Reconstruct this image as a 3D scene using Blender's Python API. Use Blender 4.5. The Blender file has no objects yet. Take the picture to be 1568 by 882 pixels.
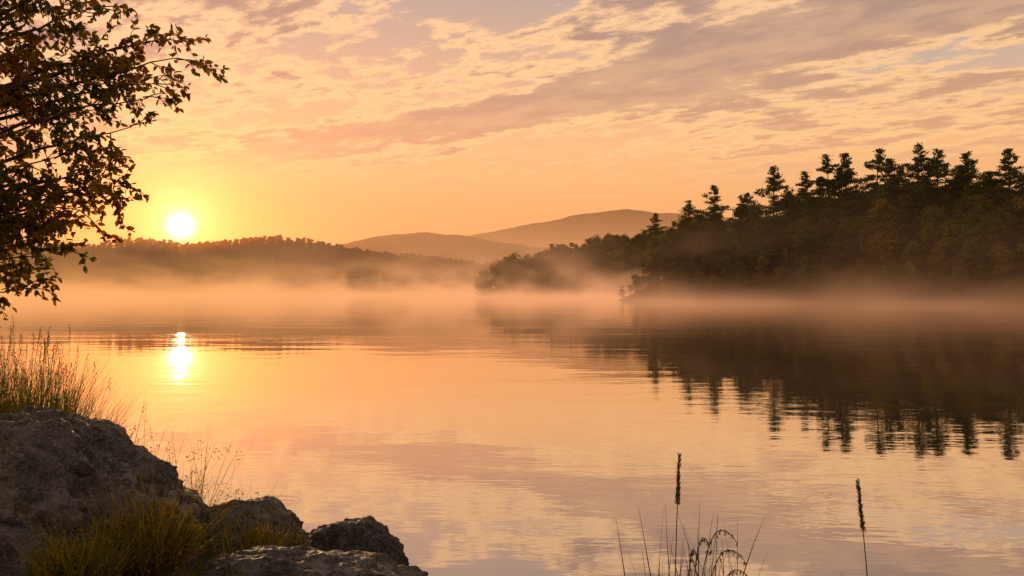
import bpy, math, random
import numpy as np
from mathutils import Vector, Matrix
random.seed(7); rng=np.random.default_rng(7)
scene=bpy.context.scene
COL=scene.collection
SUN_AZ=math.radians(-22.6); SUN_EL=math.radians(4.35)
SUN=Vector((math.sin(SUN_AZ)*math.cos(SUN_EL), math.cos(SUN_AZ)*math.cos(SUN_EL), math.sin(SUN_EL)))

# ---------------------------------------------------------------- helpers
def _hash(ix,iy,s):
    v=np.sin(ix*127.1+iy*311.7+s*74.7)*43758.5453
    return v-np.floor(v)
def vnoise(x,y,s=0):
    x=np.asarray(x,float); y=np.asarray(y,float)
    ix=np.floor(x); iy=np.floor(y); fx=x-ix; fy=y-iy
    fx=fx*fx*(3-2*fx); fy=fy*fy*(3-2*fy)
    a=_hash(ix,iy,s); b=_hash(ix+1,iy,s); c=_hash(ix,iy+1,s); d=_hash(ix+1,iy+1,s)
    return (a*(1-fx)+b*fx)*(1-fy)+(c*(1-fx)+d*fx)*fy
def fbm(x,y,s=0,o=4):
    t=0;a=.5
    for i in range(o):
        t=t+a*vnoise(np.asarray(x)*2**i,np.asarray(y)*2**i,s+i*3); a*=.5
    return t
def sdist(poly,x,y):
    x=np.asarray(x,float); y=np.asarray(y,float)
    d=np.full(x.shape,1e18); ins=np.zeros(x.shape,bool)
    n=len(poly)
    for i in range(n):
        ax,ay=poly[i]; bx,by=poly[(i+1)%n]
        ex,ey=bx-ax,by-ay
        t=np.clip(((x-ax)*ex+(y-ay)*ey)/(ex*ex+ey*ey),0,1)
        d=np.minimum(d,(x-ax-t*ex)**2+(y-ay-t*ey)**2)
        if ay!=by:
            c=((ay>y)!=(by>y))&(x<(bx-ax)*(y-ay)/(by-ay)+ax)
            ins^=c
    return np.where(ins,1,-1)*np.sqrt(d)
def new_mesh(name,verts,faces,mat=None,smooth=False,parent=None,edges=()):
    me=bpy.data.meshes.new(name); me.from_pydata(verts,edges,faces); me.update()
    if smooth: me.polygons.foreach_set('use_smooth',[True]*len(me.polygons))
    ob=bpy.data.objects.new(name,me); COL.objects.link(ob)
    if mat: me.materials.append(mat)
    if parent: ob.parent=parent
    return ob
def nd(nt,typ,**kw):
    n=nt.nodes.new(typ)
    for k,v in kw.items(): setattr(n,k,v)
    return n
def mth(nt,op,a,b=None,c=None,clamp=False):
    n=nt.nodes.new('ShaderNodeMath'); n.operation=op; n.use_clamp=clamp
    for i,v in enumerate((a,b,c)):
        if v is None: continue
        if isinstance(v,(int,float)): n.inputs[i].default_value=v
        else: nt.links.new(v,n.inputs[i])
    return n.outputs[0]
def mrange(nt,v,a,b,c=0,d=1,smooth=True):
    n=nt.nodes.new('ShaderNodeMapRange'); n.interpolation_type='SMOOTHSTEP' if smooth else 'LINEAR'
    nt.links.new(v,n.inputs[0])
    for i,q in enumerate((a,b,c,d)): n.inputs[i+1].default_value=q
    return n.outputs[0]
def mixc(nt,f,a,b,bt='MIX'):
    n=nt.nodes.new('ShaderNodeMix'); n.data_type='RGBA'; n.blend_type=bt
    for idx,v in ((0,f),(6,a),(7,b)):
        if isinstance(v,(int,float)): n.inputs[idx].default_value=v
        elif isinstance(v,tuple): n.inputs[idx].default_value=(*v,1)
        else: nt.links.new(v,n.inputs[idx])
    return n.outputs[2]
def noise(nt,vec,scale,detail=3,rough=.5,dist=0):
    n=nt.nodes.new('ShaderNodeTexNoise'); n.inputs['Scale'].default_value=scale
    n.inputs['Detail'].default_value=detail; n.inputs['Roughness'].default_value=rough
    n.inputs['Distortion'].default_value=dist
    if vec is not None: nt.links.new(vec,n.inputs['Vector'])
    return n.outputs['Fac']
def noise_color(nt,vec,scale):
    n=nt.nodes.new('ShaderNodeTexNoise'); n.inputs['Scale'].default_value=scale; nt.links.new(vec,n.inputs['Vector']); return n.outputs['Color']
def mapping(nt,vec,scale=(1,1,1),rot=(0,0,0),loc=(0,0,0)):
    n=nt.nodes.new('ShaderNodeMapping'); nt.links.new(vec,n.inputs[0])
    n.inputs['Scale'].default_value=scale; n.inputs['Rotation'].default_value=rot; n.inputs['Location'].default_value=loc
    return n.outputs[0]
def ramp(nt,f,stops):
    n=nt.nodes.new('ShaderNodeValToRGB'); e=n.color_ramp.elements
    while len(e)<len(stops): e.new(.5)
    for i,(p,c) in enumerate(stops): e[i].position=p; e[i].color=(*c,1)
    nt.links.new(f,n.inputs[0]); return n.outputs[0]
def new_mat(name):
    m=bpy.data.materials.new(name); m.use_nodes=True; m.node_tree.nodes.clear()
    out=m.node_tree.nodes.new('ShaderNodeOutputMaterial'); return m,m.node_tree,out

# ---------------------------------------------------------------- materials
def foliage_mat(name,c1,c2,transl=.35,scale=.4,rnd=.5):
    m,nt,out=new_mat(name)
    geo=nd(nt,'ShaderNodeNewGeometry'); oi=nd(nt,'ShaderNodeObjectInfo')
    n=noise(nt,geo.outputs['Position'],scale,3)
    f=mth(nt,'ADD',mrange(nt,n,.35,.65),mth(nt,'MULTIPLY',mth(nt,'SUBTRACT',oi.outputs['Random'],.5),rnd),clamp=True)
    f2=mth(nt,'ADD',mth(nt,'MULTIPLY',f,.6),mth(nt,'MULTIPLY',geo.outputs['Random Per Island'],.4))
    c=mixc(nt,f2,c1,c2)
    d=nd(nt,'ShaderNodeBsdfDiffuse'); t=nd(nt,'ShaderNodeBsdfTranslucent'); mx=nd(nt,'ShaderNodeMixShader')
    mx.inputs[0].default_value=transl
    nt.links.new(c,d.inputs[0]); nt.links.new(mixc(nt,1.0,c,(1.7,1.3,.7),'MULTIPLY'),t.inputs[0])
    nt.links.new(d.outputs[0],mx.inputs[1]); nt.links.new(t.outputs[0],mx.inputs[2]); nt.links.new(mx.outputs[0],out.inputs[0])
    return m
M_leaf=foliage_mat('leaf_broad',(.055,.09,.018),(.26,.135,.03),.55,1.2)
M_pine=foliage_mat('needles',(.04,.07,.022),(.09,.105,.035),.25,.15)
M_decid=foliage_mat('forest_leaves',(.05,.095,.024),(.21,.18,.04),.38,.12,.9)
M_far=foliage_mat('hill_leaves',(.03,.035,.012),(.07,.055,.02),.1,.02,.8)
M_grass=foliage_mat('grass_blades',(.05,.085,.014),(.14,.13,.028),.4,2.)
M_reed=foliage_mat('reed_stem',(.05,.05,.018),(.12,.09,.035),.3,2.)
M_shrub=foliage_mat('shrub_leaves',(.09,.12,.015),(.30,.22,.035),.45,3.)
def bark_mat(name,c1,c2):
    m,nt,out=new_mat(name); geo=nd(nt,'ShaderNodeNewGeometry')
    v=mapping(nt,geo.outputs['Position'],(14,14,3)); n=noise(nt,v,1,5,.6)
    p=nd(nt,'ShaderNodeBsdfPrincipled'); p.inputs['Roughness'].default_value=.9
    nt.links.new(mixc(nt,n,c1,c2),p.inputs[0])
    b=nd(nt,'ShaderNodeBump'); b.inputs['Strength'].default_value=.6; b.inputs['Distance'].default_value=.02
    nt.links.new(n,b.inputs['Height']); nt.links.new(b.outputs[0],p.inputs['Normal']); nt.links.new(p.outputs[0],out.inputs[0]); return m
M_bark=bark_mat('bark',(.03,.022,.016),(.10,.07,.05))
M_seed=bark_mat('seed_head',(.05,.03,.015),(.16,.09,.04))

def rock_mat():
    m,nt,out=new_mat('granite'); geo=nd(nt,'ShaderNodeNewGeometry'); P=geo.outputs['Position']
    big=noise(nt,P,1.3,5,.6); mid=noise(nt,P,6,10,.75); fine=noise(nt,P,38,6,.75); m2=noise(nt,mapping(nt,P,(3,3,9),(.3,.5,0)),1,6,.7)
    spk=nd(nt,'ShaderNodeTexVoronoi'); spk.inputs['Scale'].default_value=42; nt.links.new(P,spk.inputs['Vector'])
    c=mixc(nt,mrange(nt,big,.35,.65),(.075,.078,.088),(.23,.23,.25))
    c=mixc(nt,mrange(nt,mid,.45,.54,0,.9),c,(.042,.041,.045))
    c=mixc(nt,mrange(nt,fine,.53,.62,0,.75),c,(.40,.39,.40))
    c=mixc(nt,mrange(nt,spk.outputs['Distance'],.0,.3,.7,0),c,(.025,.025,.027))
    c=mixc(nt,mrange(nt,noise(nt,P,9,6,.7),.6,.66,0,.7),c,(.36,.35,.33))
    sep=nd(nt,'ShaderNodeSeparateXYZ'); nt.links.new(geo.outputs['Normal'],sep.inputs[0])
    moss=mth(nt,'MULTIPLY',mrange(nt,noise(nt,P,2.0,6,.7),.54,.64),mrange(nt,sep.outputs[2],.1,.7))
    c=mixc(nt,mth(nt,'MULTIPLY',moss,.75),c,(.07,.07,.02))
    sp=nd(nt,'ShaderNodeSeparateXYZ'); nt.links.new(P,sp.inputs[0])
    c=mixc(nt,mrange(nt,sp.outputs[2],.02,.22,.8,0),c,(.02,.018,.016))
    p=nd(nt,'ShaderNodeBsdfPrincipled'); nt.links.new(c,p.inputs[0])
    nt.links.new(mrange(nt,mid,.3,.7,.4,.8),p.inputs['Roughness'])
    vor=nd(nt,'ShaderNodeTexVoronoi'); vor.feature='DISTANCE_TO_EDGE'; vor.inputs['Scale'].default_value=1.7
    wv=mixc(nt,.2,P,noise_color(nt,P,2.5)); nt.links.new(wv,vor.inputs['Vector'])
    crack=mrange(nt,vor.outputs['Distance'],0,.035,0,1)
    h=mth(nt,'ADD',mth(nt,'MULTIPLY',mid,1.2),mth(nt,'MULTIPLY',fine,.5))
    h=mth(nt,'ADD',h,mth(nt,'MULTIPLY',m2,1.2))
    h=mth(nt,'ADD',h,mth(nt,'MULTIPLY',crack,.35))
    b=nd(nt,'ShaderNodeBump'); b.inputs['Strength'].default_value=1; b.inputs['Distance'].default_value=.2
    nt.links.new(h,b.inputs['Height']); nt.links.new(b.outputs[0],p.inputs['Normal']); nt.links.new(p.outputs[0],out.inputs[0]); return m
M_rock=rock_mat()

def ground_mat():
    m,nt,out=new_mat('earth'); geo=nd(nt,'ShaderNodeNewGeometry'); P=geo.outputs['Position']
    n=noise(nt,P,1.5,6,.65); n2=noise(nt,P,.02,8,.7)
    c=mixc(nt,mrange(nt,n,.35,.65),(.03,.024,.016),(.06,.055,.022))
    c2=mixc(nt,mrange(nt,n2,.4,.6),(.025,.03,.014),(.06,.055,.03))
    sep=nd(nt,'ShaderNodeSeparateXYZ'); nt.links.new(P,sep.inputs[0])
    c=mixc(nt,mrange(nt,sep.outputs[1],60,150),c,c2)
    p=nd(nt,'ShaderNodeBsdfDiffuse'); nt.links.new(c,p.inputs[0])
    b=nd(nt,'ShaderNodeBump'); b.inputs['Strength'].default_value=.8; b.inputs['Distance'].default_value=.06
    nt.links.new(n,b.inputs['Height']); nt.links.new(b.outputs[0],p.inputs['Normal']); nt.links.new(p.outputs[0],out.inputs[0]); return m
M_ground=ground_mat()

def water_mat():
    m,nt,out=new_mat('lake_water'); geo=nd(nt,'ShaderNodeNewGeometry'); P=geo.outputs['Position']
    r1=noise(nt,mapping(nt,P,(.5,1.3,1)),1.0,3,.5)
    r2=noise(nt,mapping(nt,P,(1.6,5,1),(0,0,.15)),1.0,2,.5)
    r3=noise(nt,mapping(nt,P,(.10,.3,1)),1.0,2,.5)
    patch=mrange(nt,noise(nt,mapping(nt,P,(.02,.07,1)),1.0,3,.5),.4,.62,.3,1.7)
    h=mth(nt,'ADD',mth(nt,'MULTIPLY',r1,.0048),mth(nt,'MULTIPLY',r2,.0014))
    h=mth(nt,'ADD',mth(nt,'MULTIPLY',h,patch),mth(nt,'MULTIPLY',r3,.02))
    b=nd(nt,'ShaderNodeBump'); b.inputs['Strength'].default_value=1; b.inputs['Distance'].default_value=1.0
    nt.links.new(h,b.inputs['Height'])
    fr=nd(nt,'ShaderNodeFresnel'); fr.inputs[0].default_value=1.33
    f=mth(nt,'POWER',fr.outputs[0],.22,clamp=True)
    g=nd(nt,'ShaderNodeBsdfGlossy'); g.inputs['Roughness'].default_value=.008; g.inputs[0].default_value=(1,.965,.93,1)
    nt.links.new(b.outputs[0],g.inputs['Normal'])
    d=nd(nt,'ShaderNodeBsdfDiffuse'); d.inputs[0].default_value=(.03,.028,.022,1)
    mx=nd(nt,'ShaderNodeMixShader'); nt.links.new(f,mx.inputs[0]); nt.links.new(d.outputs[0],mx.inputs[1]); nt.links.new(g.outputs[0],mx.inputs[2])
    nt.links.new(mx.outputs[0],out.inputs[0]); return m
M_water=water_mat()

# ---------------------------------------------------------------- terrain
polyA=[(37,281),(52,256),(64,240),(80,215),(112,174),(160,130),(240,90),(420,60),(900,300),(700,520),(120,345),(60,312),(42,295)]
polyB=[(-27,520),(-10,508),(20,500),(120,480),(400,470),(600,560),(600,720),(50,650),(-18,560)]
polyN=[(-30,16),(-9,13),(-6.4,11.6),(-5.0,10),(-3.6,9.0),(-2.3,8.5),(-1.3,7.5),(-.5,6.6),(.6,5.7),(2,5.3),(4,5.1),(30,2),(200,-40),(200,-400),(-300,-400),(-200,40)]
R1=dict(y=1150,w=170,n=.16,p=[(-400,54),(-100,58),(40,58),(100,56),(150,52),(185,55),(220,64),(260,62),(300,58),(340,57),(380,64),(430,69),(480,63),(520,56),(560,50),(600,44),(660,38),(720,32),(800,28),(1000,24),(1600,24)])
R2=dict(y=2000,w=330,n=.14,p=[(-400,60),(300,60),(480,100),(550,124),(590,139),(640,144),(680,147),(720,137),(760,124),(830,114),(1000,100),(1600,90)])
R3=dict(y=3200,w=700,n=.06,p=[(-400,60),(400,80),(550,130),(650,182),(740,230),(800,262),(850,288),(880,308),(920,322),(960,326),(1000,320),(1050,308),(1150,280),(1400,230),(1900,160)])
def height(x,y):
    x=np.asarray(x,float); y=np.asarray(y,float)
    h=np.full(x.shape,-3.0)
    d=sdist(polyN,x,y)+.25*(fbm(x*.8,y*.8,5)-.47)
    h=np.where(d>-3,np.maximum(h,np.where(d>0,1.45*(1-np.exp(-d*.42))+.12*(fbm(x*1.7,y*1.7,9)-.45)*np.minimum(d,1),d*.8)),h)
    wob=10*(fbm(x*.05,y*.05,21)-.47)
    d=sdist(polyA,x,y)+wob*.5
    h=np.where(d>-6,np.maximum(h,np.where(d>0,22*(1-np.exp(-d/36)),d*.5)),h)
    d=sdist(polyB,x,y)+wob
    h=np.where(d>-6,np.maximum(h,np.where(d>0,(22+9*np.clip((x-10)/70,0,1))*(1-np.exp(-d/42)),d*.5)),h)
    d=y-(880+50*np.sin(x*.006)+80*(fbm(x*.01,y*.0,31)-.47))
    rr=np.zeros(x.shape)
    for R in (R1,R2,R3):
        xs=[(p-784)/1220*R['y'] for p,_ in R['p']]; hs=[q for _,q in R['p']]
        prof=np.interp(x,xs,hs)
        rr=np.maximum(rr,prof*np.exp(-((y-R['y']-40*np.sin(x*.004))/R['w'])**2)*(1+R['n']*(fbm(x*.012,y*.012,40,5)-.47)))
    hc=np.minimum(d*.4,rr+3)
    h=np.where(d>-10,np.maximum(h,np.where(d>0,hc,d*.3)),h)
    return h
ang=np.concatenate([np.linspace(-42,42,760),np.linspace(43,317,150)])
ang=np.radians(ang); na=len(ang)
rad=np.concatenate([[.4],np.geomspace(1,40,90)[0:],np.geomspace(42,9500,220)]); nr=len(rad)
A,Rr=np.meshgrid(ang,rad)
X=(Rr*np.sin(A)).ravel(); Y=(Rr*np.cos(A)).ravel(); Z=height(X,Y)
verts=np.stack([X,Y,Z],1).tolist()
faces=[]
for i in range(nr-1):
    b=i*na
    for j in range(na):
        k=(j+1)%na
        faces.append((b+j,b+k,b+na+k,b+na+j))
verts.append((0,0,1.4)); c=len(verts)-1
for j in range(na): faces.append((c,(j+1)%na,j))
ground=new_mesh('ground',verts,faces,M_ground,True)
S=9000
water=new_mesh('lake_water',[(-S,-S,0),(S,-S,0),(S,S,0),(-S,S,0)],[(0,1,2,3)],M_water)

# ---------------------------------------------------------------- geometry builders
class MB:
    def __init__(s): s.v=[];s.f=[];s.m=[]
    def tube(s,pts,rs,n=6,mi=0):
        base=len(s.v); up=Vector((0,0,1))
        for i,p in enumerate(pts):
            p=Vector(p); t=(Vector(pts[min(i+1,len(pts)-1)])-Vector(pts[max(i-1,0)])).normalized()
            a=t.cross(up); 
            if a.length<1e-3: a=Vector((1,0,0))
            a.normalize(); b=a.cross(t)
            for k in range(n):
                q=2*math.pi*k/n; s.v.append(tuple(p+(a*math.cos(q)+b*math.sin(q))*rs[i]))
        for i in range(len(pts)-1):
            for k in range(n):
                k2=(k+1)%n; s.f.append((base+i*n+k,base+i*n+k2,base+(i+1)*n+k2,base+(i+1)*n+k)); s.m.append(mi)
    def leaf(s,p,d,nrm,L,W,mi=0):
        side=d.cross(nrm)
        if side.length<1e-4: side=Vector((1,0,0))
        side.normalize(); n=side.cross(d)
        b=len(s.v)
        s.v+= [tuple(p),tuple(p+d*L*.3+side*W*.5+n*W*.15),tuple(p+d*L*.7+side*W*.4+n*W*.12),tuple(p+d*L-n*L*.1),
               tuple(p+d*L*.7-side*W*.4+n*W*.12),tuple(p+d*L*.3-side*W*.5+n*W*.15)]
        s.f+=[(b,b+1,b+2,b+3),(b,b+3,b+4,b+5)]; s.m+=[mi,mi]
    def quad(s,p,u,v,mi=0):
        b=len(s.v); s.v+=[tuple(p-u-v*.6),tuple(p+u*.7-v),tuple(p+u+v*.7),tuple(p-u*.6+v)]; s.f.append((b,b+1,b+2,b+3)); s.m.append(mi)
    def blade(s,p,d,bend,L,W,mi=0,seg=3):
        b=len(s.v); side=Vector((d.y+random.uniform(-1,1),-d.x+random.uniform(-1,1),0)).normalized()
        q=Vector(p); dd=d.copy()
        for i in range(seg+1):
            w=W*(1-i/seg)*.5+.0006
            s.v+=[tuple(q-side*w),tuple(q+side*w)]
            dd=(dd+bend/seg).normalized(); q=q+dd*L/seg
        for i in range(seg): s.f.append((b+2*i,b+2*i+1,b+2*i+3,b+2*i+2)); s.m.append(mi)
    def obj(s,name,mats,parent=None,link=True,smooth=False):
        me=bpy.data.meshes.new(name); me.from_pydata(s.v,[],s.f)
        for m in mats: me.materials.append(m)
        me.polygons.foreach_set('material_index',s.m)
        if smooth: me.polygons.foreach_set('use_smooth',[True]*len(s.f))
        me.update()
        ob=bpy.data.objects.new(name,me)
        if link: COL.objects.link(ob)
        if parent: ob.parent=parent
        return ob
def rv(): 
    v=Vector((random.gauss(0,1),random.gauss(0,1),random.gauss(0,1))); return v.normalized()

def make_pine(name,seed=0,H=26.):
    """old white pine: irregular upswept limbs, ragged tapering crown"""
    random.seed(seed); b=MB()
    lean=Vector((random.uniform(-1.2,1.2),random.uniform(-1.2,1.2),0))
    pts=[Vector((0,0,-1))]+[lean*(t**2)+Vector((0,0,H*t)) for t in (.2,.4,.6,.8,.99)]
    b.tube(pts,[.34,.3,.25,.19,.11,.03],7,0)
    z0=random.uniform(.2,.32); nbr=random.randint(60,74)
    gaps=[(random.uniform(.4,.9),random.uniform(.012,.022)) for _ in range(4)]
    lob=[(random.uniform(0,6.28),random.uniform(.3,.85),random.uniform(.15,.35)) for _ in range(4)]
    for j in range(nbr):
        t=z0+(.99-z0)*((j+random.uniform(-.4,.4))/nbr)
        if any(abs(t-g)<w for g,w in gaps): continue
        t=min(max(t,z0),.99)
        env0=5.5*min(1,((1-t)/.52))**.85*(.7+.3*min(1,(t-z0)/.15+.4))+.28
        env=env0
        a=j*2.4+random.uniform(-.6,.6)
        for la,lt,lg in lob:
            if abs(t-lt)<.12 and math.cos(a-la)>.5: env*=1+lg
        env=min(env,env0*1.3)
        L=env*random.uniform(.45,1.1)
        rise=random.uniform(-.05,.35)+min(.5,max(0,(t-.8))*2.)
        st=lean*(t**2)+Vector((0,0,H*t)); dr=Vector((math.cos(a),math.sin(a),rise)).normalized()
        p1=st+dr*L*.5; p2=st+dr*L+Vector((0,0,L*.12))
        b.tube([st,p1,p2],[.07,.045,.015],4,0)
        nt_=int(2+L*1.8)
        for i in range(nt_):
            u=.25+.78*(i+random.random()*.7)/nt_
            wid=L*.14
            c=st+dr*L*u+Vector((random.gauss(0,wid),random.gauss(0,wid),L*.12*u*u+random.uniform(-.1,.3)))
            cs=random.uniform(.28,.5)*(1 if t<.85 else .7)
            for q in range(23 if t<.9 else 14):
                o=Vector((random.gauss(0,cs),random.gauss(0,cs),random.gauss(0,cs*.42)))
                d=(Vector((o.x,o.y,.35+abs(random.gauss(0,.45))))).normalized()
                s=d.cross(rv()).normalized()
                b.quad(c+o,d*random.uniform(.14,.3),s*random.uniform(.06,.12),1)
    return b.obj(name,[M_bark,M_pine],link=False)
def make_decid(name,seed,H=16.,n_cl=105,nq=38,qs=.2,mat=M_decid):
    random.seed(seed); b=MB()
    b.tube([(0,0,-1),(.1,0,H*.3),(0,.2,H*.7)],[.25,.2,.08],6,0)
    lobes=[]
    for i in range(random.randint(9,13)):
        t=random.uniform(.12,.88); a=random.uniform(0,6.28); r=H*.2*math.sin(math.pi*min(1,(t*.8+.15)))*random.uniform(.3,1.1)
        lobes.append((Vector((math.cos(a)*r,math.sin(a)*r,H*t)),H*random.uniform(.09,.17)))
    lobes.append((Vector((0,0,H*.88)),H*.09))
    for i in range(n_cl):
        c,r=random.choice(lobes); d=rv()
        if d.z<-.3: d.z*=-1
        cc=c+d*r*random.uniform(.65,1.12); cr=H*.038*random.uniform(.6,1.4)
        if i<len(lobes): b.tube([(0,0,H*.25),c*.6,c],[.09,.06,.03],4,0)
        for q in range(nq):
            p=cc+Vector((random.gauss(0,cr),random.gauss(0,cr),random.gauss(0,cr*.55)))
            n=(rv()+Vector((0,0,.6))+d*.5).normalized(); u=n.cross(rv()).normalized(); v=n.cross(u)
            b.quad(p,u*qs*random.uniform(.6,1.3),v*qs*random.uniform(.5,1.),1)
    return b.obj(name,[M_bark,mat],link=False)
pines=[make_pine('pine_variant',seed=s) for s in (1,2,3,4,5,6)]
c_mix=bpy.data.collections.new('forest_tree_kinds'); c_far=bpy.data.collections.new('far_tree_kinds')
for s in (11,12,13,14): c_mix.objects.link(make_decid('broadleaf_kind',s))
p0=make_pine('pine_kind',21,18.); c_mix.objects.link(p0)
for s in (31,32,33): c_far.objects.link(make_decid('far_kind',s,14,46,10,.62,M_far))

def instancer(name,pts,scl,coll):
    me=bpy.data.meshes.new(name); me.from_pydata([tuple(p) for p in pts],[],[]); n=len(pts)
    a=me.attributes.new('rot','FLOAT_VECTOR','POINT')
    r=np.zeros((n,3)); r[:,2]=rng.uniform(0,6.28,n); r[:,0]=rng.normal(0,.04,n); a.data.foreach_set('vector',r.ravel())
    a=me.attributes.new('scl','FLOAT_VECTOR','POINT')
    s=np.repeat(np.asarray(scl)[:,None],3,1)*rng.uniform(.85,1.15,(n,3)); a.data.foreach_set('vector',s.ravel())
    ob=bpy.data.objects.new(name,me); COL.objects.link(ob)
    ng=bpy.data.node_groups.new(name+'_nodes','GeometryNodeTree')
    ng.interface.new_socket('Geometry',in_out='INPUT',socket_type='NodeSocketGeometry')
    ng.interface.new_socket('Geometry',in_out='OUTPUT',socket_type='NodeSocketGeometry')
    gi=ng.nodes.new('NodeGroupInput'); go=ng.nodes.new('NodeGroupOutput')
    ci=ng.nodes.new('GeometryNodeCollectionInfo'); ci.inputs['Collection'].default_value=coll
    ci.inputs['Separate Children'].default_value=True; ci.inputs['Reset Children'].default_value=True
    ip=ng.nodes.new('GeometryNodeInstanceOnPoints'); ip.inputs['Pick Instance'].default_value=True
    na_=[]
    for k in ('rot','scl'):
        q=ng.nodes.new('GeometryNodeInputNamedAttribute'); q.data_type='FLOAT_VECTOR'; q.inputs['Name'].default_value=k; na_.append(q)
    L=ng.links.new
    L(gi.outputs[0],ip.inputs['Points']); L(ci.outputs[0],ip.inputs['Instance'])
    L(na_[0].outputs[0],ip.inputs['Rotation']); L(na_[1].outputs[0],ip.inputs['Scale']); L(ip.outputs[0],go.inputs[0])
    md=ob.modifiers.new('scatter','NODES'); md.node_group=ng
    return ob
def scatter(xr,yr,n,test):
    x=rng.uniform(*xr,n); y=rng.uniform(*yr,n); k=test(x,y); return x[k],y[k]
# headland forest
x,y=scatter((30,330),(85,345),5200,lambda x,y:(sdist(polyA,x,y)>.5)&(sdist(polyA,x,y)<75))
k=rng.random(len(x))<np.where(sdist(polyA,x,y)<25,.6,.3); x=x[k];y=y[k]
z=height(x,y); d=sdist(polyA,x,y)
sc=np.clip(.36+d/22,.36,1.08)*rng.uniform(.72,1.12,len(x))
keep=z>.05; instancer('headland_forest',np.stack([x,y,z],1)[keep],sc[keep],c_mix)
# peninsula forest
x,y=scatter((-40,420),(470,640),6500,lambda x,y:(sdist(polyB,x,y)>.5)&(sdist(polyB,x,y)<90))
k=rng.random(len(x))<.5; x=x[k];y=y[k]; z=height(x,y); d=sdist(polyB,x,y)
sc=np.clip(.6+d/30,.6,1.05)*rng.uniform(.7,1.15,len(x))
keep=z>.1; instancer('peninsula_forest',np.stack([x,y,z],1)[keep],sc[keep],c_mix)
# hill forest
x,y=scatter((-1150,520),(830,1260),11000,lambda x,y:height(x,y)>.6)
z=height(x,y); instancer('hill_forest',np.stack([x,y,z-.5],1),rng.uniform(.5,1.0,len(x))**1.2,c_far)
# ridge pines, each its own tree
random.seed(3)
ridge=[(50.5,285,31),(61,275,34.5),(68.3,268,38.8),(76.5,262,35),(82.2,250,42.4),(89.7,240,39),(94.4,236,43.4),(98,232,43.4),(102.5,225,43.4),(107.5,222,38),(109.4,215,42.8),(113,212,41),(117.8,205,39),(120.7,200,33),(123,196,38.4),(128,190,36.5),(57,283,28),(86,247,36),(134,184,38),(141,176,35),(64.5,272,31),(104,219,39.5),(96,230,39),(91,236,37),(111,213,37),(115.5,207,35)]
for i,(px,py,zt) in enumerate(ridge):
    src=pines[(i*5+i//6)%6]; ob=bpy.data.objects.new('pine_tree',src.data); COL.objects.link(ob)
    g=float(height(np.array([px]),np.array([py]))[0]); s=(zt-g)/25.9
    ob.location=(px,py,g); w=min(1.3,s*random.uniform(1.0,1.35)); ob.scale=(w,w,s); ob.rotation_euler=(0,0,random.uniform(0,6.28))

# ---------------------------------------------------------------- left broadleaf tree
random.seed(5)
tree=bpy.data.objects.new('broadleaf_tree',None); COL.objects.link(tree)
wood=MB(); lv=MB()
T0=Vector((-8.6,10.6,0))
trunk=[T0+Vector((0,0,.6)),T0+Vector((.05,0,2)),T0+Vector((-.1,.1,4)),T0+Vector((.1,0,6.5)),T0+Vector((.3,0,9.5))]
wood.tube(trunk,[.36,.27,.22,.16,.08],10)
targets=[(-4.25,5.95,10.1),(-4.55,5.4,9.8),(-4.95,5.15,10.3),(-4.65,6.35,10.4),(-5.1,6.55,9.9),(-5.5,5.7,9.7),(-5.9,6.3,10.2),(-5.6,5.35,10.4),(-6.2,5.9,9.8),
 (-5.1,4.35,10.2),(-5.4,4.05,9.9),(-5.7,4.4,10.3),(-6.1,4.15,9.8),(-5.9,3.9,10.2),(-6.2,4.0,10.4),(-6.4,4.5,10.1),
 (-6.1,3.5,10.2),(-6.2,3.05,10.0),(-6.6,3.4,9.8),(-4.9,7.2,10.2),(-5.8,7.4,10),(-6.6,6.9,9.9),(-4.7,5.75,10.5),(-5.3,6.1,10.6),(-5.5,6.9,10.1),(-6.3,5.4,10.3),
 (-5.7,4.75,10.1),(-5.45,4.3,10.5),(-6.0,6.7,10.4),(-5.2,5.8,9.9),(-6.3,3.6,10.2),(-4.6,6.1,9.9),(-5.0,4.5,9.8)]
def twig(p,d,L,depth):
    n=max(3,int(L/.08)); pts=[p.copy()]; q=p.copy(); dd=d.copy()
    for i in range(n):
        dd=(dd+rv()*.22+Vector((0,0,-.05))).normalized(); q=q+dd*(L/n); pts.append(q.copy())
        if depth<1 and i>0 and random.random()<.64:
            twig(q,(dd+rv()*.9).normalized(),L*random.uniform(.3,.55),depth+1)
        if i>0 or depth>0:
            for s in range(random.choice((1,2,3,3))):
                ld=(dd*.6+rv()*.9+Vector((0,0,-.25))).normalized()
                lv.leaf(q+rv()*.02,ld,(rv()+Vector((0,0,.7))).normalized(),random.uniform(.06,.115),random.uniform(.038,.066))
    wood.tube(pts,[.007*(1-.7*i/len(pts))*(1.3-.6*depth) for i in range(len(pts))],4)
for tx,tz,ty in targets:
    T=Vector((tx,ty,tz)); s=T0+Vector((0,0,max(2.4,tz*.82-.2)))
    mid=(s+T)*.5+Vector((0,random.uniform(-.2,.2),random.uniform(.15,.45)))
    pts=[]
    for i in range(13):
        u=i/12; p=s*(1-u)**2+mid*2*u*(1-u)+T*u*u
        pts.append(p+rv()*.035*(1 if 0<i else 0))
    wood.tube(pts,[.04*(1-u/12)**1.1+.006 for u in range(13)],6)
    for i in range(3,13):
        tan=(pts[min(12,i+1)]-pts[i-1]).normalized()
        for r in range(2):
            if random.random()<.8: twig(pts[i],(tan*.7+rv()*.8+Vector((0,0,-.1))).normalized(),random.uniform(.26,.56),0)
    twig(T,(T-pts[10]).normalized(),.36,0)
wood.obj('trunk_and_branches',[M_bark],tree,smooth=True); lv.obj('leaves',[M_leaf],tree)

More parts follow.
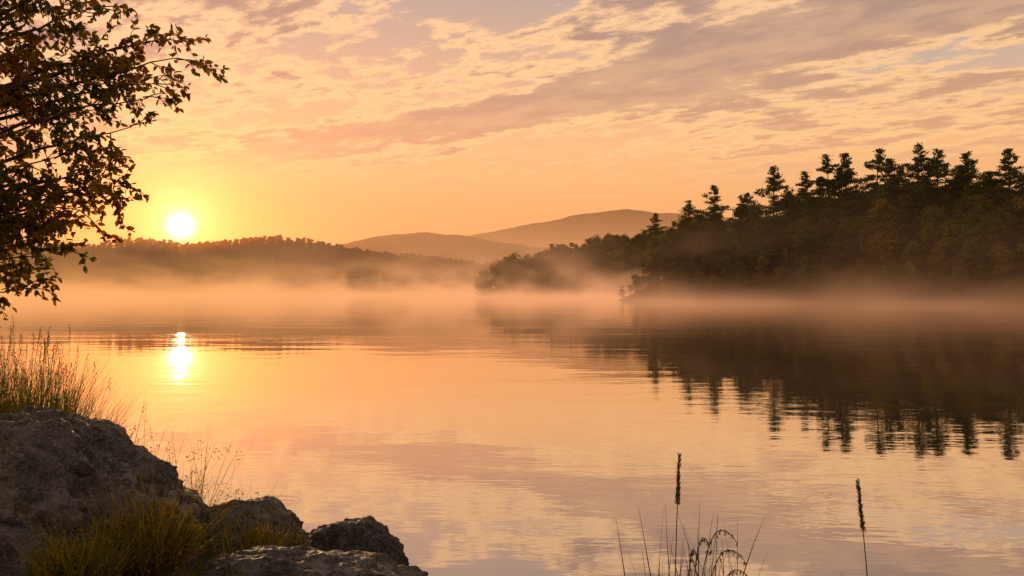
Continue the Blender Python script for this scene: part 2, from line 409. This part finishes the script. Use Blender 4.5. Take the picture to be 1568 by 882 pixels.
# ---------------------------------------------------------------- rocks
def rock(name,c,h,seed,ex=2.4,rotz=0,sub=6,bump=.10,planes=11):
    import bmesh
    from mathutils import noise as mn
    random.seed(seed); bm=bmesh.new(); bmesh.ops.create_icosphere(bm,subdivisions=sub,radius=1)
    pl=[(rv(),random.uniform(.76,.95)) for _ in range(planes)]
    off=Vector((seed*3.1,seed*1.7,0))
    for v in bm.verts:
        d=v.co.normalized()
        r=(abs(d.x)**ex+abs(d.y)**ex+abs(d.z)**ex)**(-1/ex)
        for n,k in pl:
            q=n.dot(d)
            if q>.05:
                rr=k/q; r=min(r,rr) if rr<r*.97 else r
        r*=1+bump*1.3*(mn.fractal(d*1.4+off,1.,2.,3))+bump*.6*mn.ridged_multi_fractal(d*3.2+off,.9,2.1,5,1,2)-bump*.5
        r+=.024*mn.fractal(d*13+off,.7,2.,4)
        v.co=Vector((d.x*r*h[0],d.y*r*h[1],d.z*r*h[2]))
    me=bpy.data.meshes.new(name); bm.to_mesh(me); bm.free(); me.materials.append(M_rock)
    me.polygons.foreach_set('use_smooth',[True]*len(me.polygons))
    ob=bpy.data.objects.new(name,me); COL.objects.link(ob); ob.location=c; ob.rotation_euler=(0,0,rotz)
    return ob
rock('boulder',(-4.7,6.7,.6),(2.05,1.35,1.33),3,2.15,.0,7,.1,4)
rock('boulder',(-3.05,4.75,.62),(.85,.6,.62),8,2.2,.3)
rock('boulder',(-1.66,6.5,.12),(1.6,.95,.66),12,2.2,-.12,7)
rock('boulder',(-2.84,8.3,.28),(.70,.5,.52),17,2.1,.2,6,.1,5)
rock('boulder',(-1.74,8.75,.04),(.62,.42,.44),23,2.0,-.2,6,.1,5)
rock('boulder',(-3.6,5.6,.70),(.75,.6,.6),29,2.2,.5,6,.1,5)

# ---------------------------------------------------------------- grasses
def gzs(xs,ys): return height(np.array(xs),np.array(ys))
def gz(x,y): return float(gzs([x],[y])[0])
random.seed(9)
b=MB()
xs=[random.uniform(-7.6,-4.75) for _ in range(5200)]; ys=[random.uniform(8.0,11.2) for _ in xs]; zs=gzs(xs,ys)
for x,y,z in zip(xs,ys,zs):
    if z<.02: continue
    k=-x/y
    top=1.0 if k>.585 else max(.35,1-(.585-k)/.107)
    if random.random()>top+.1: continue
    L=(2.15-z)*random.uniform(.5,1.15)*(.55+.45*top)
    p=Vector((x,y,z-.02)); d=Vector((random.gauss(.05,.12),random.gauss(0,.12),1)).normalized()
    b.blade(p,d,Vector((random.gauss(.15,.3),random.gauss(0,.3),-.15)),L,random.uniform(.008,.018),0,5)
    if random.random()<.08:
        q2=p+d*L*random.uniform(.95,1.2)
        b.tube([p,q2],[.003,.002],3,0)
        for q in range(12): b.leaf(q2+Vector((0,0,-.02*q)),(rv()+Vector((0,0,1))).normalized(),rv(),.035,.01,0)
b.obj('tall_grass',[M_grass])
b=MB()
xs=[random.uniform(-7,1.5) for _ in range(9000)]; ys=[random.uniform(2.5,10) for _ in xs]; zs=gzs(xs,ys)
for x,y,z in zip(xs,ys,zs):
    if z<.12: continue
    if float(vnoise(x*1.1,y*1.1,77))<.3: continue
    d=Vector((random.gauss(0,.35),random.gauss(0,.35),1)).normalized()
    b.blade(Vector((x,y,z-.01)),d,Vector((random.gauss(0,.4),random.gauss(0,.4),-.3)),random.uniform(.1,.3),random.uniform(.005,.01),0,3)
b.obj('bank_grass',[M_grass])
def shrub(name,c,rx,ry,rz,n,seed):
    random.seed(seed); b=MB(); c=Vector(c)
    for i in range(n):
        a=random.uniform(0,6.28); r=math.sqrt(random.random())
        p=c+Vector((math.cos(a)*rx*r*.5,math.sin(a)*ry*r*.5,-rz*.3))
        e=c+Vector((math.cos(a)*rx*r,math.sin(a)*ry*r,rz*(1-r*r*.6)*random.uniform(.4,1.15)))
        m=(p+e)/2+rv()*.03
        b.tube([p,m,e],[.004,.003,.0015],3,0)
        for q in range(12):
            u=.25+.75*q/11; w=p.lerp(e,u)+rv()*.012
            b.leaf(w,(rv()+(e-p).normalized()*.6+Vector((0,0,.3))).normalized(),rv(),random.uniform(.02,.045),random.uniform(.009,.018),1)
        b.blade(p,((e-p).normalized()+rv()*.15).normalized(),Vector((random.gauss(0,.3),0,-.3)),rz*random.uniform(.9,2.1),.007,1,4)
    return b.obj(name,[M_bark,M_shrub])
shrub('shrub',(-2.75,6.0,1.02),.46,.32,.38,300,41)
shrub('shrub',(-2.95,5.4,1.05),.32,.25,.30,200,42)
shrub('shrub',(-2.55,5.2,.82),.3,.22,.22,130,43)
shrub('shrub',(-3.3,7.6,.75),.4,.25,.4,120,44)
shrub('shrub',(-2.3,7.5,.5),.4,.2,.28,120,45)
random.seed(15); b=MB()
for i in range(150):
    x=random.uniform(-3.7,-2.2); y=random.uniform(6.9,7.9); z=max(gz(x,y),.1); L=random.uniform(.5,1.15)*(1.15 if x<-2.8 else .75)
    d=Vector((random.gauss(0,.18),random.gauss(0,.15),1)).normalized(); bend=Vector((random.gauss(.1,.25),0,-.1))
    b.blade(Vector((x,y,z)),d,bend,L,.007,0,5)
    if random.random()<.5:
        p=Vector((x,y,z))+d*L*.8
        for q in range(9): b.leaf(p+rv()*.05,(rv()+Vector((0,0,.6))).normalized(),rv(),.024,.009,0)
b.obj('weeds',[M_grass])
def reed(base,top,bow,head,seed,lean_leaf=1):
    random.seed(seed); b=MB(); base=Vector(base); top=Vector(top); pts=[];rs=[]
    for i in range(15):
        u=i/14; pts.append(base.lerp(top,u)+Vector((bow*math.sin(math.pi*u),0,0))); rs.append(.0042*(1-u*.55))
    b.tube(pts,rs,6,0)
    hl=head; axis=(pts[-1]-pts[-3]).normalized(); hp=[];hr=[]
    for i in range(12):
        u=i/11; hp.append(pts[-1]-axis*hl*(1-u)); hr.append(.0075*(math.sin(math.pi*min(1,.08+u*.9))**.6)*(1-.45*u))
    b.tube(hp,hr,8,1)
    for i in range(300):
        u=random.random()**1.2; p=pts[-1]-axis*hl*(1-u)*1.05; o=rv(); o.z*=.2
        b.leaf(p+o*.006*(1.2-.6*u),(o*.5+axis).normalized(),rv(),random.uniform(.012,.024),.0035,1)
    for i in range(lean_leaf):
        u=random.uniform(.1,.35); p=base.lerp(top,u)
        b.blade(p,Vector((random.choice((-1,1))*.25,random.gauss(0,.1),1)).normalized(),Vector((random.gauss(0,.4),0,-.3)),random.uniform(.35,.6),.012,0,6)
    return b.obj('reed',[M_reed,M_seed])
reed((.82,4,.85),(.84,4,2.18),-.012,.24,1,2)
reed((1.83,4.05,.8),(1.755,4.05,2.04),.02,.25,2,1)
random.seed(19); b=MB()
for i in range(75):
    x=random.uniform(.66,1.2); y=random.uniform(3.8,4.2); L=random.uniform(.65,1.1)
    b.blade(Vector((x,y,.85)),Vector((random.gauss(0,.1),random.gauss(0,.08),1)).normalized(),Vector((random.gauss(0,.22),0,-.05)),L,random.uniform(.009,.017),0,6)
b.blade(Vector((.80,4,.85)),Vector((-.12,0,1)).normalized(),Vector((-.06,0,0)),1.1,.02,0,6)
b.blade(Vector((.76,4,.85)),Vector((.02,0,1)).normalized(),Vector((-.2,0,0)),1.0,.018,0,6)
for (x0,xe,zt) in ((.92,1.13,1.80),(.9,1.0,1.76),(.95,1.17,1.7),(.88,.93,1.70),(1.0,1.2,1.6)):
    p0=Vector((x0,4,.85)); pts=[p0]
    for i in range(1,15):
        u=i/14
        pts.append(Vector((x0+(xe-x0)*u**2,4+.03*math.sin(u*3),.85+(zt-.85)*math.sin(min(u*1.25,1.75)*math.pi/2*.98)/1.0)))
    b.tube(pts,[.0025]*14+[.001],4,0)
    for i in range(8,15):
        for q in range(4): b.leaf(pts[i]+rv()*.008,(rv()*.6+Vector((.1,0,-1))).normalized(),rv(),random.uniform(.018,.03),.006,1)
b.obj('grass_tuft',[M_reed,M_seed])

# ---------------------------------------------------------------- mist and haze (volumes)
def box(name,x0,x1,y0,y1,z0,z1,mat):
    v=[(x,y,z) for x in (x0,x1) for y in (y0,y1) for z in (z0,z1)]
    f=[(0,1,3,2),(4,6,7,5),(0,4,5,1),(2,3,7,6),(0,2,6,4),(1,5,7,3)]
    return new_mesh(name,v,f,mat)
m,nt,out=new_mat('glowing_lake_mist'); geo=nd(nt,'ShaderNodeTexCoord'); P=geo.outputs['Object']
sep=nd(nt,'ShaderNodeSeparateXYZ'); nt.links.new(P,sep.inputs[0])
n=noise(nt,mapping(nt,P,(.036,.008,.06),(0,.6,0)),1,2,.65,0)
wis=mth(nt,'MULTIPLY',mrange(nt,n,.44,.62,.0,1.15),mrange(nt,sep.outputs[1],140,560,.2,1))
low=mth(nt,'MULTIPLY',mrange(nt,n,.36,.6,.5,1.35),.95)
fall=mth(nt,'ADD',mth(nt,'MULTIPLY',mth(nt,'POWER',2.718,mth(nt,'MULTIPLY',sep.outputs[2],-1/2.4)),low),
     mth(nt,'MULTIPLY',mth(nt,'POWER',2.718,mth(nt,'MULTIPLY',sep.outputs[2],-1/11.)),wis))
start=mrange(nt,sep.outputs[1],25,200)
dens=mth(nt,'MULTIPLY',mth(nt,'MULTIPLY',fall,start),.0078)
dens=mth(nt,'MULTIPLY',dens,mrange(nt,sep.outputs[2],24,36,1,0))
mist_glow=mixc(nt,mrange(nt,sep.outputs[0],-330,150),(1.08,.46,.13),(.94,.40,.19))  # sunlit tint painted into the mist, warmer toward the sun side
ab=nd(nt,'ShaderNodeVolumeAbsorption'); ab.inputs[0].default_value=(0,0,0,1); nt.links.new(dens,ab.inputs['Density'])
em=nd(nt,'ShaderNodeEmission'); nt.links.new(mist_glow,em.inputs[0]); nt.links.new(dens,em.inputs[1])  # mist glows by itself, imitating scattered sky and sun light
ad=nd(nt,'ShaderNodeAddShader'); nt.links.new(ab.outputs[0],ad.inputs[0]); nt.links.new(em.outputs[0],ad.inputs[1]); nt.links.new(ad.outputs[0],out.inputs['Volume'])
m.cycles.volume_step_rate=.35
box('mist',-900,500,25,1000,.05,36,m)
m,nt,out=new_mat('glowing_air_haze')
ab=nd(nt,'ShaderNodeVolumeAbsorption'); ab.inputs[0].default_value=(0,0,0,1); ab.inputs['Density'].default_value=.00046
em=nd(nt,'ShaderNodeEmission'); em.inputs[0].default_value=(.94,.40,.155,1); em.inputs[1].default_value=.00046  # added glow in horizon-sky colour, stands in for most light scattered by haze
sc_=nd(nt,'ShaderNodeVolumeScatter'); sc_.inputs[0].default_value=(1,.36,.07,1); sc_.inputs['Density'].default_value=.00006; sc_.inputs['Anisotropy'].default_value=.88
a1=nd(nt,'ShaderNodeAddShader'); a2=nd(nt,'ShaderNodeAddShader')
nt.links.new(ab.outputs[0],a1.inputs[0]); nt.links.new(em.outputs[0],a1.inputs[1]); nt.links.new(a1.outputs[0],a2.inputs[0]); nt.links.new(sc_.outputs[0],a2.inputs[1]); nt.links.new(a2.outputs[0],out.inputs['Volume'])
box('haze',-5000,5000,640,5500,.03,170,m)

# ---------------------------------------------------------------- sky
w=bpy.data.worlds.new('World'); scene.world=w; w.use_nodes=True; nt=w.node_tree; nt.nodes.clear()
out=nd(nt,'ShaderNodeOutputWorld'); bg=nd(nt,'ShaderNodeBackground'); nt.links.new(bg.outputs[0],out.inputs[0])
tc=nd(nt,'ShaderNodeTexCoord'); D=tc.outputs['Generated']
sep=nd(nt,'ShaderNodeSeparateXYZ'); nt.links.new(D,sep.inputs[0]); zz=mth(nt,'MAXIMUM',sep.outputs[2],0.0)
base=ramp(nt,zz,[(0,(1.0,.40,.13)),(.09,(1.0,.46,.17)),(.17,(1.0,.53,.235)),(.26,(.78,.46,.28)),(.36,(.51,.385,.33)),(.7,(.32,.30,.36)),(1,(.25,.27,.37))])
blue=mth(nt,'MULTIPLY',mrange(nt,sep.outputs[0],.0,.5),mrange(nt,zz,.16,.3))
base=mixc(nt,mth(nt,'MULTIPLY',blue,.7),base,(.52,.45,.41))
dot=nd(nt,'ShaderNodeVectorMath',operation='DOT_PRODUCT'); nt.links.new(D,dot.inputs[0]); dot.inputs[1].default_value=SUN
dp=mth(nt,'MAXIMUM',dot.outputs['Value'],0)
zp=mth(nt,'ADD',zz,.06)
cx=nd(nt,'ShaderNodeCombineXYZ'); nt.links.new(mth(nt,'DIVIDE',sep.outputs[0],zp),cx.inputs[0]); nt.links.new(mth(nt,'DIVIDE',sep.outputs[1],zp),cx.inputs[1])
U=cx.outputs[0]
Ur=mapping(nt,U,(1,1,1),(0,0,math.radians(36)))
band=noise(nt,mapping(nt,Ur,(.40,1.1,1),loc=(5.3,2.6,0)),1.0,3,.5,.3)
lump=noise(nt,mapping(nt,Ur,(3.2,5.4,1)),1.0,8,.64,.2)
puff=noise(nt,mapping(nt,Ur,(8,12,1)),1.0,5,.6,.1)
nn=mth(nt,'ADD',mth(nt,'MULTIPLY',band,.54),mth(nt,'MULTIPLY',lump,.31))
nn=mth(nt,'ADD',nn,mth(nt,'MULTIPLY',puff,.15))
fade=mrange(nt,zz,.11,.18)
gray=mth(nt,'MULTIPLY',mrange(nt,nn,.48,.53),fade)
lit=mth(nt,'MULTIPLY',mrange(nt,nn,.44,.478),fade)
cl_b=mixc(nt,mrange(nt,zz,.15,.4),(1.05,.62,.28),(1.05,.63,.34))
cl_g=mixc(nt,mrange(nt,zz,.12,.34),(.78,.385,.21),(.42,.27,.22))
cl_g=mixc(nt,mrange(nt,lump,.62,.40,.0,.28),cl_g,cl_b)
c=mixc(nt,mth(nt,'MULTIPLY',lit,.88),base,cl_b)
c=mixc(nt,mth(nt,'MULTIPLY',gray,.92),c,cl_g)
side=mrange(nt,dot.outputs['Value'],-.6,.95,.8,1.0,False)
c=mixc(nt,1.0,c,side,'MULTIPLY')
def glow(c,n,col,k):
    f=mth(nt,'MULTIPLY',mth(nt,'POWER',dp,n),k)
    return mixc(nt,1.0,c,mixc(nt,1.0,(col),f,'MULTIPLY'),'ADD')
c=glow(c,14,(1,.10,.0),.15)
c=glow(c,150,(1,.28,.03),.38)
c=glow(c,700,(1,.5,.16),.75)
c=glow(c,3000,(1,.8,.45),1.0)
c=glow(c,20000,(1,.85,.6),12)
sky=nd(nt,'ShaderNodeTexSky',sky_type='NISHITA'); sky.sun_disc=False; sky.sun_elevation=SUN_EL; sky.sun_rotation=SUN_AZ; sky.dust_density=2
c=mixc(nt,1.0,c,mixc(nt,1.0,sky.outputs[0],(.003,.003,.003),'MULTIPLY'),'ADD')
nt.links.new(c,bg.inputs[0]); bg.inputs[1].default_value=1.0

sl=bpy.data.lights.new('sun','SUN'); sl.energy=3.5; sl.angle=math.radians(.5); sl.color=(1,.55,.24)
so=bpy.data.objects.new('sun',sl); COL.objects.link(so); so.rotation_euler=SUN.to_track_quat('Z','Y').to_euler(); so.location=(0,0,60)

cam=bpy.data.cameras.new('camera'); cam.lens=28; cam.sensor_width=36; cam.clip_start=.1; cam.clip_end=20000
co=bpy.data.objects.new('camera',cam); COL.objects.link(co); co.location=(0,0,3); co.rotation_euler=(math.radians(90.28),0,0); scene.camera=co
scene.view_settings.view_transform='Standard'; scene.view_settings.look='None'; scene.view_settings.exposure=0
